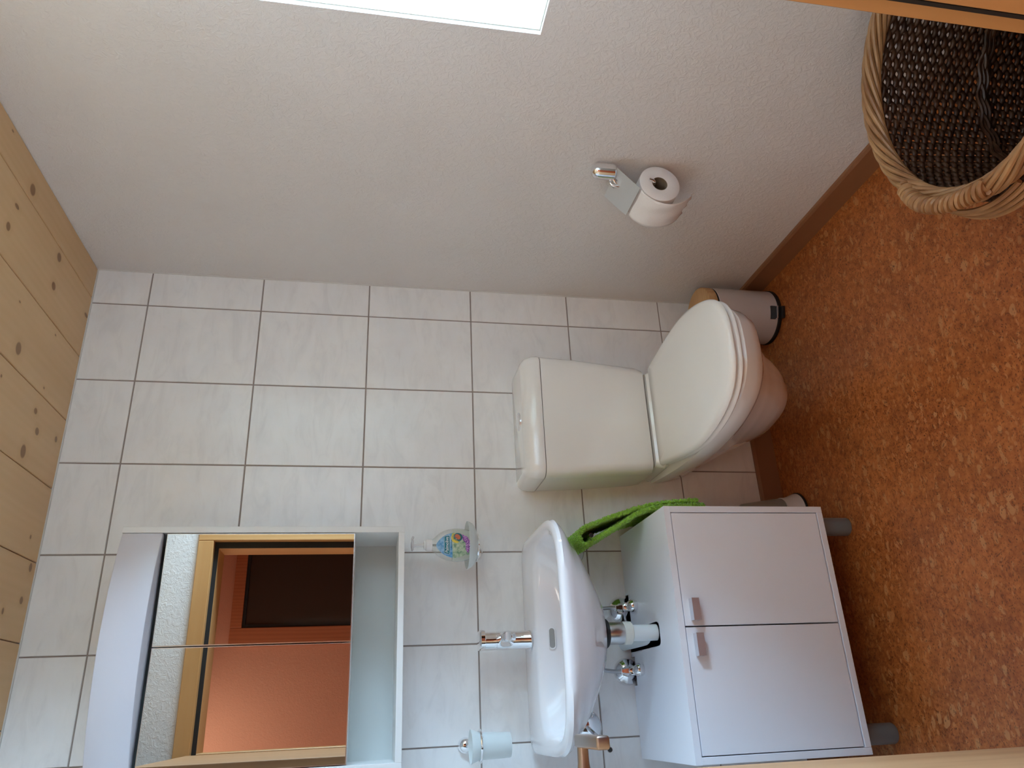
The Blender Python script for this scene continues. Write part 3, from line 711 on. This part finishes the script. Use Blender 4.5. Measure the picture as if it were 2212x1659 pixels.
def text_on(body, s0, h0, size, m_, name, lift, arc=None):
    cu = bpy.data.curves.new(name, 'FONT'); cu.body = body; cu.size = size; cu.align_x = 'CENTER'; cu.align_y = 'CENTER'; cu.resolution_u = 3
    cu.offset = size*.012
    to = bpy.data.objects.new(name, cu); COL.objects.link(to); bpy.context.view_layer.update()
    me = bpy.data.meshes.new_from_object(to.evaluated_get(bpy.context.evaluated_depsgraph_get()))
    bpy.data.objects.remove(to)
    bm = bmesh.new(); bm.from_mesh(me)
    bmesh.ops.subdivide_edges(bm, edges=[e_ for e_ in bm.edges if e_.calc_length() > size*.3], cuts=2)
    for v_ in bm.verts:
        x, y = v_.co.x, v_.co.y
        if arc:
            ang = arc[1]+x/arc[0]; s, h = s0+math.sin(ang)*(arc[0]+y), h0+math.cos(ang)*(arc[0]+y)
        else: s, h = s0+x, h0+y
        v_.co = on_bottle(s, h, lift)
    return obj(name, bm, m_, sb, smooth=False)
text_on('Palmolive', .002, .0733, .0122, INKW, 'lettering', .0016)
text_on('Original', .0235, .0435, .0052, INKT, 'ribbon_lettering', .0016, (.0140, .0))
text_on('Aquarium', .004, .0615, .0058, mat('ink_dark_green', (.04, .12, .10), .5), 'lettering_small', .0012)

# ============================================================ TOWEL ARMS AND TOWEL
def towel_rail(xw, zw, xe, ye, ze, label):
    t = thing('towel_rail', label, 'towel rail', (xw, 0, zw), 'swivel towel arms either side of the basin')
    obj('rosette', lathe([(.043, .0004), (.043, .004), (.036, .012), (.016, .018), (.008, .02)], (xw, 0, zw), (0, -1, 0), 36), CHROME, t)
    a = Vector((xw, -.012, zw)); b = Vector((xe, ye, ze)); d = (b-a).normalized()
    ring_in = cyl(a, b-d*.0005, .0062, 20)
    obj('arm', ring_in, CHROME, t)
    obj('end_cap', cyl(b-d*.0004, b+d*.0006, .0050, 20), BLACK, t)
towel_rail(-1.338, .703, -1.384, -.250, .718, 'bare chrome towel arm left of the basin behind the door handle')
towel_rail(-.868, .712, -.8745, -.250, .719, 'chrome towel arm right of the basin with green towel')
prof = [(-.768, .395), (-.768, .43), (-.769, .475), (-.779, .54), (-.797, .60), (-.818, .66), (-.838, .710), (-.850, .736), (-.868, .748), (-.888, .743), (-.896, .724), (-.880, .698), (-.857, .655), (-.833, .614), (-.811, .575), (-.797, .53), (-.791, .475), (-.789, .42), (-.788, .375)]
P2 = catmull([(a, b, 0) for a, b in prof], 7)
NY = 70; bm = bmesh.new(); grid = []
rnd = random.Random(3)
for j in range(NY+1):
    tt = j/NY; row = []
    for i, p in enumerate(P2):
        q = P2[min(i+1, len(P2)-1)]-P2[max(i-1, 0)]; nx, nz = -q.y, q.x; l_ = math.hypot(nx, nz); nx /= l_; nz /= l_
        outer = 1 if i < len(P2)/2 else -1
        hgt = max(0, min(1, (.74-p.y)/.25)); bulge = .006*math.sin(tt*5.2+i*.05)*hgt
        near = (1-tt)**2 * .006*hgt
        y = -.232+.200*tt + .006*math.sin(i*.11)
        row.append(bm.verts.new((p.x+nx*(bulge+near*0), y, p.y+nz*bulge)))
    grid.append(row)
for a, b in zip(grid, grid[1:]):
    for i in range(len(a)-1): bm.faces.new((a[i], a[i+1], b[i+1], b[i]))
tw = obj('towel', bm, TOWEL, loc=(-.86, -.13, .6))
tag(tw, 'bright green terry hand towel hanging over the arm beside the vanity', 'towel')
tw.modifiers.clear()
s_ = tw.modifiers.new('sol', 'SOLIDIFY'); s_.thickness = .0075; s_.offset = -1
s_ = tw.modifiers.new('sub', 'SUBSURF'); s_.levels = 2; s_.render_levels = 2
tx = bpy.data.textures.new('terry', 'CLOUDS'); tx.noise_scale = .0045; tx.noise_depth = 2
dm = tw.modifiers.new('disp', 'DISPLACE'); dm.texture = tx; dm.strength = .013; dm.mid_level = .4; dm.texture_coords = 'LOCAL'

# ============================================================ TOILET ROLL
tp = thing('toilet_roll_holder', 'chrome toilet roll holder with flap on the white wall', 'holder', (0, -.68, .70))
RY, RXc, RZc, RR = -.634, -.064, .602, .054
y_n, y_f = -.690, -.582
bm = lathe([(.0185, 0), (.0185, .05)], (-.021, -.665, .700), (0, 0, 1), 28)
capz = [(.0185*math.cos(t), .0185*math.sin(t)) for t in [PI/2*i/6 for i in range(7)]]
obj('mount', lathe([(.018, -.001), (.0215, .003), (.0215, .043)]+[(r*1.16, .043+h*1.1) for r, h in capz[1:]], (-.0225, -.668, .702), (0, 0, 1), 28), CHROME, tp)
obj('mount_foot', cyl((-.0195, -.668, .695), (-.0195, -.668, .702), .0135, 24), CHROME, tp)
wire = catmull([(-.028, -.657, .702), (-.040, -.648, .694), (-.046, -.635, .676), (-.046, -.600, .664), (-.048, -.576, .652), (-.054, -.571, .630), (RXc, -.574, .6045)], 6)
obj('bar', tube(wire+[(RXc, -.60, .6045), (RXc, -.685, .6045), (RXc, -.693, .606)] + [(RXc+.001, -.698, .611), (RXc+.003, -.699, .622)], .0042, 12), CHROME, tp)
# cover flap with notch
bm = bmesh.new()
A0 = Vector((-.030, 0, .7025)); B0 = Vector((-.088, 0, .648)); nseg = 10; rings = []
rows = []
for i in range(nseg+1):
    t = i/nseg; p = A0.lerp(B0, t); p.z += .0015*math.sin(PI*t); row = []
    for j in range(25):
        y = y_n-.004+(y_f-y_n+.006)*j/24; row.append(bm.verts.new((p.x, y, p.z)))
    rows.append(row)
for i in range(nseg):
    for j in range(24):
        yc = y_n-.004+(y_f-y_n+.006)*(j+.5)/24
        if math.hypot((i+.5)*.0079, (yc+.645)) < .020: continue
        bm.faces.new((rows[i][j], rows[i+1][j], rows[i+1][j+1], rows[i][j+1]))
bmesh.ops.delete(bm, geom=[v_ for v_ in bm.verts if not v_.link_faces], context='VERTS')
fl = obj('cover_flap', bm, PLATE, tp, smooth=False); fl.modifiers.new('sol', 'SOLIDIFY').thickness = .0012
# loop of the flap hinge seen through the notch
obj('hinge_loop', tube([(-.040+.011*math.cos(t), -.648, .693+.016*math.sin(t)) for t in [2*PI*i/16 for i in range(16)]], .004, 10, closed=True), CHROME, tp)
roll = thing('toilet_roll', 'white toilet paper roll with hanging end on the chrome holder', 'toilet paper', (RXc, RY, RZc))
n = 48; ro = [[Vector((RXc+RR*math.cos(2*PI*i/n), y, RZc-.012+RR*math.sin(2*PI*i/n))) for i in range(n)] for y in (y_n, y_f)]
RZ2 = RZc-.012
def ringy(r, y): return [Vector((RXc+r*math.cos(2*PI*i/n), y, RZ2+(.0 if r > .03 else 0)+r*math.sin(2*PI*i/n))) for i in range(n)]
obj('paper', loft([ringy(.0205, y_n+.0012), ringy(.024, y_n), ringy(RR-.002, y_n), ringy(RR, y_n+.0015), ringy(RR, y_f-.0015), ringy(RR-.002, y_f), ringy(.0205, y_f), ringy(.0205, y_n+.0012)], False, False), PAPER, roll)
obj('core', loft([ringy(.0204, y_n+.001), ringy(.0204, y_f-.001), ringy(.0192, y_f-.001), ringy(.0192, y_n+.001), ringy(.0204, y_n+.001)], False, False), CARD, roll)
tail = catmull([(-.088, 0, .642), (-.104, 0, .632), (-.1195, 0, .610), (-.1255, 0, .585), (-.1235, 0, .558), (-.113, 0, .532), (-.098, 0, .512), (-.083, 0, .499)], 5)
bm = bmesh.new(); rows = []
for k, p in enumerate(tail):
    rows.append([bm.verts.new((p.x+.0015*math.sin(j*.9+k*.2), y_n+.002+(y_f-y_n-.004)*j/12, p.z+(.004*math.sin(j*1.7) if k == len(tail)-1 else 0))) for j in range(13)])
for a, b in zip(rows, rows[1:]):
    for j in range(12): bm.faces.new((a[j], a[j+1], b[j+1], b[j]))
tl = obj('paper_end', bm, PAPER, roll); tl.modifiers.clear(); tl.modifiers.new('sol', 'SOLIDIFY').thickness = .0005

# ============================================================ PEDAL BIN
bx, by, br = -.118, -.128, .0885
pb = thing('pedal_bin', 'small white pedal bin with wooden lid in the corner by the toilet', 'bin', (bx, by, 0))
obj('base_ring', lathe([(br+.001, .0006), (br+.002, .003), (br+.002, .012), (br, .014)], (bx, by, 0), n=56), BLACK, pb)
obj('body', lathe([(br, .0142), (br, .212), (br-.003, .214)], (bx, by, 0), n=56), BIN, pb)
obj('rim', lathe([(br-.001, .2141), (br-.001, .2175), (br-.004, .218)], (bx, by, 0), n=56), BLACK, pb)
obj('lid', lathe([(br-.002, .2181), (br, .220), (br, .247), (br-.002, .2495), (br-.006, .2505)], (bx, by, 0), n=56), BIRCH, pb)
pdir = Vector((-.30, -.954, 0)).normalized(); pu = Vector((0, 0, 1)).cross(pdir)
def pedal_box(d0, d1, hw, z0, z1, name, m_, bev=.0015):
    c_ = Vector((bx, by, 0)); bm = bmesh.new(); vs = []
    for a in (d0, d1):
        for s in (-hw, hw):
            for z in (z0, z1): vs.append(bm.verts.new(c_+pdir*a+pu*s+Vector((0, 0, z))))
    for f in ((0, 1, 3, 2), (4, 6, 7, 5), (0, 4, 5, 1), (2, 3, 7, 6), (0, 2, 6, 4), (1, 5, 7, 3)): bm.faces.new([vs[i] for i in f])
    return obj(name, bm, m_, pb, smooth=False, bevel=bev)
pedal_box(br-.004, br+.0035, .0215, .0235, .0400, 'pedal_slot', BLACK, .0005)
pedal_box(br+.0036, br+.016, .0205, .0215, .0265, 'pedal', CHROME)
pedal_box(br+.002, br+.020, .0195, .0008, .012, 'pedal_pad', BLACK)

# ============================================================ TOILET BRUSH
qx, qy = -.772, -.078
tb = thing('toilet_brush', 'white toilet brush holder with milky cover beside the vanity', 'toilet brush', (qx, qy, 0))
obj('foot_ring', lathe([(.061, .0006), (.0625, .002), (.0625, .006), (.060, .008)], (qx, qy, 0), n=48), BLACK, tb)
obj('base', lathe([(.060, .0082), (.0595, .012), (.052, .030), (.0475, .045), (.0470, .058), (.045, .0585), (.044, .04), (.01, .014)], (qx, qy, 0), n=48), WPLA, tb)
obj('cover', lathe([(.0448, .0590), (.0455, .0600), (.0390, .110), (.0320, .160), (.0280, .186), (.022, .192), (.009, .194), (.008, .193), (.021, .1895), (.0265, .184), (.0375, .110), (.0435, .060)], (qx, qy, 0), n=48), TRANS, tb)
obj('bristles', lathe([(.012, .020), (.030, .030), (.034, .060), (.033, .095), (.020, .115), (.006, .12)], (qx, qy, 0), n=24), BRIST, tb)
obj('handle', lathe([(.006, .121), (.006, .196), (.012, .200), (.013, .212), (.008, .219)], (qx, qy, 0), n=20), WPLA, tb)

# ============================================================ WILLOW LAUNDRY BASKET
BX, BY, BA, BB_, BH = -.305, -1.382, .262, .214, .352
bk_ = thing('laundry_basket', 'oval brown willow laundry basket with wrapped handles under the window', 'basket', (BX, BY, 0))
def bp(t, z, off=0, s=None):
    f = .84+.16*min(1, (z/BH)) ** .8 if s is None else s
    return Vector((BX+(BA*f+off)*math.cos(t), BY+(BB_*f+off)*math.sin(t), z))
NS = 44
rows_n = 40
for r_ in range(rows_n):
    z = .012+(BH-.03)*r_/(rows_n-1); ph = (r_ % 2)*PI; pts = []
    for i in range(NS*6):
        t = 2*PI*i/(NS*6); pts.append(bp(t, z+.0008*math.sin(t*9+r_), .0054*math.sin(NS*t+ph)))
    obj('weaver', tube(pts, .0052, 5, closed=True), WEAVE, bk_).modifiers.clear()
for k in range(NS):
    t = 2*PI*k/NS
    obj('stake', tube([bp(t, .008), bp(t, .1), bp(t, .2), bp(t, BH)], .0042, 6), WEAVE, bk_).modifiers.clear()
bm = lathe([(1, .008), (1, .014)], (BX, BY, 0), n=48, sx=BA*.84, sy=BB_*.84)
bs = obj('base', bm, WEAVE, bk_)
for k, z in enumerate((.125, .133, .141)):
    for ph in (0, PI):
        pts = [bp(2*PI*i/132, z+.0025*math.sin(2*PI*i/132*22+ph), -.011+.003*math.cos(2*PI*i/132*22+ph)) for i in range(132)]
        if ph == 0 or k == 1: obj('waling_rod', tube(pts, .0036, 6, closed=True), WEAVE, bk_)
# braided rim, rods spiralling round each other
for k in range(8):
    ph = 2*PI*k/8; pts = []
    for i in range(176):
        t = 2*PI*i/176; a = t*5+ph
        pts.append(bp(t, BH+.004+.0135*math.sin(a), .0135*math.cos(a)+.002, 1.0))
    o = obj('rim_rod', tube(pts, .0049, 8, closed=True), RODM, bk_)
TH = math.atan2(-1.245-BY, -.525-BX)
def handle(tc):
    span = .42; c0, c1 = tc-span, tc+span
    core = [bp(c0+(c1-c0)*i/30, BH+.014+.016*math.sin(PI*i/30), .006+.010*math.sin(PI*i/30), 1.0) for i in range(31)]
    h = obj('handle', tube(core, .009, 10), RODM, bk_)
    for w_ in range(3):
        pts = []
        for i in range(241):
            q = i/240; j = q*30; a_ = core[int(j)] if j < 30 else core[30]; b_ = core[min(30, int(j)+1)]
            c_ = a_.lerp(b_, j-int(j)); out = Vector((math.cos(c0+(c1-c0)*q), math.sin(c0+(c1-c0)*q), 0))
            an = q*2*PI*7+w_*2*PI/3
            pts.append(c_+out*(.0115*math.cos(an))+Vector((0, 0, .0115*math.sin(an))))
        obj('wrapping_rod', tube(pts, .0045, 6), RODM, h)
    for kk in range(4):
        pts = [bp(c0-.12+(c1-c0+.24)*i/24, BH-.018-.012*kk-.010*math.sin(PI*i/24), .012+.002*kk+.010*math.sin(PI*i/24), 1.0) for i in range(25)]
        obj('border_rod', tube(pts, .0046, 7), RODM, bk_)
handle(TH); handle(TH+PI)
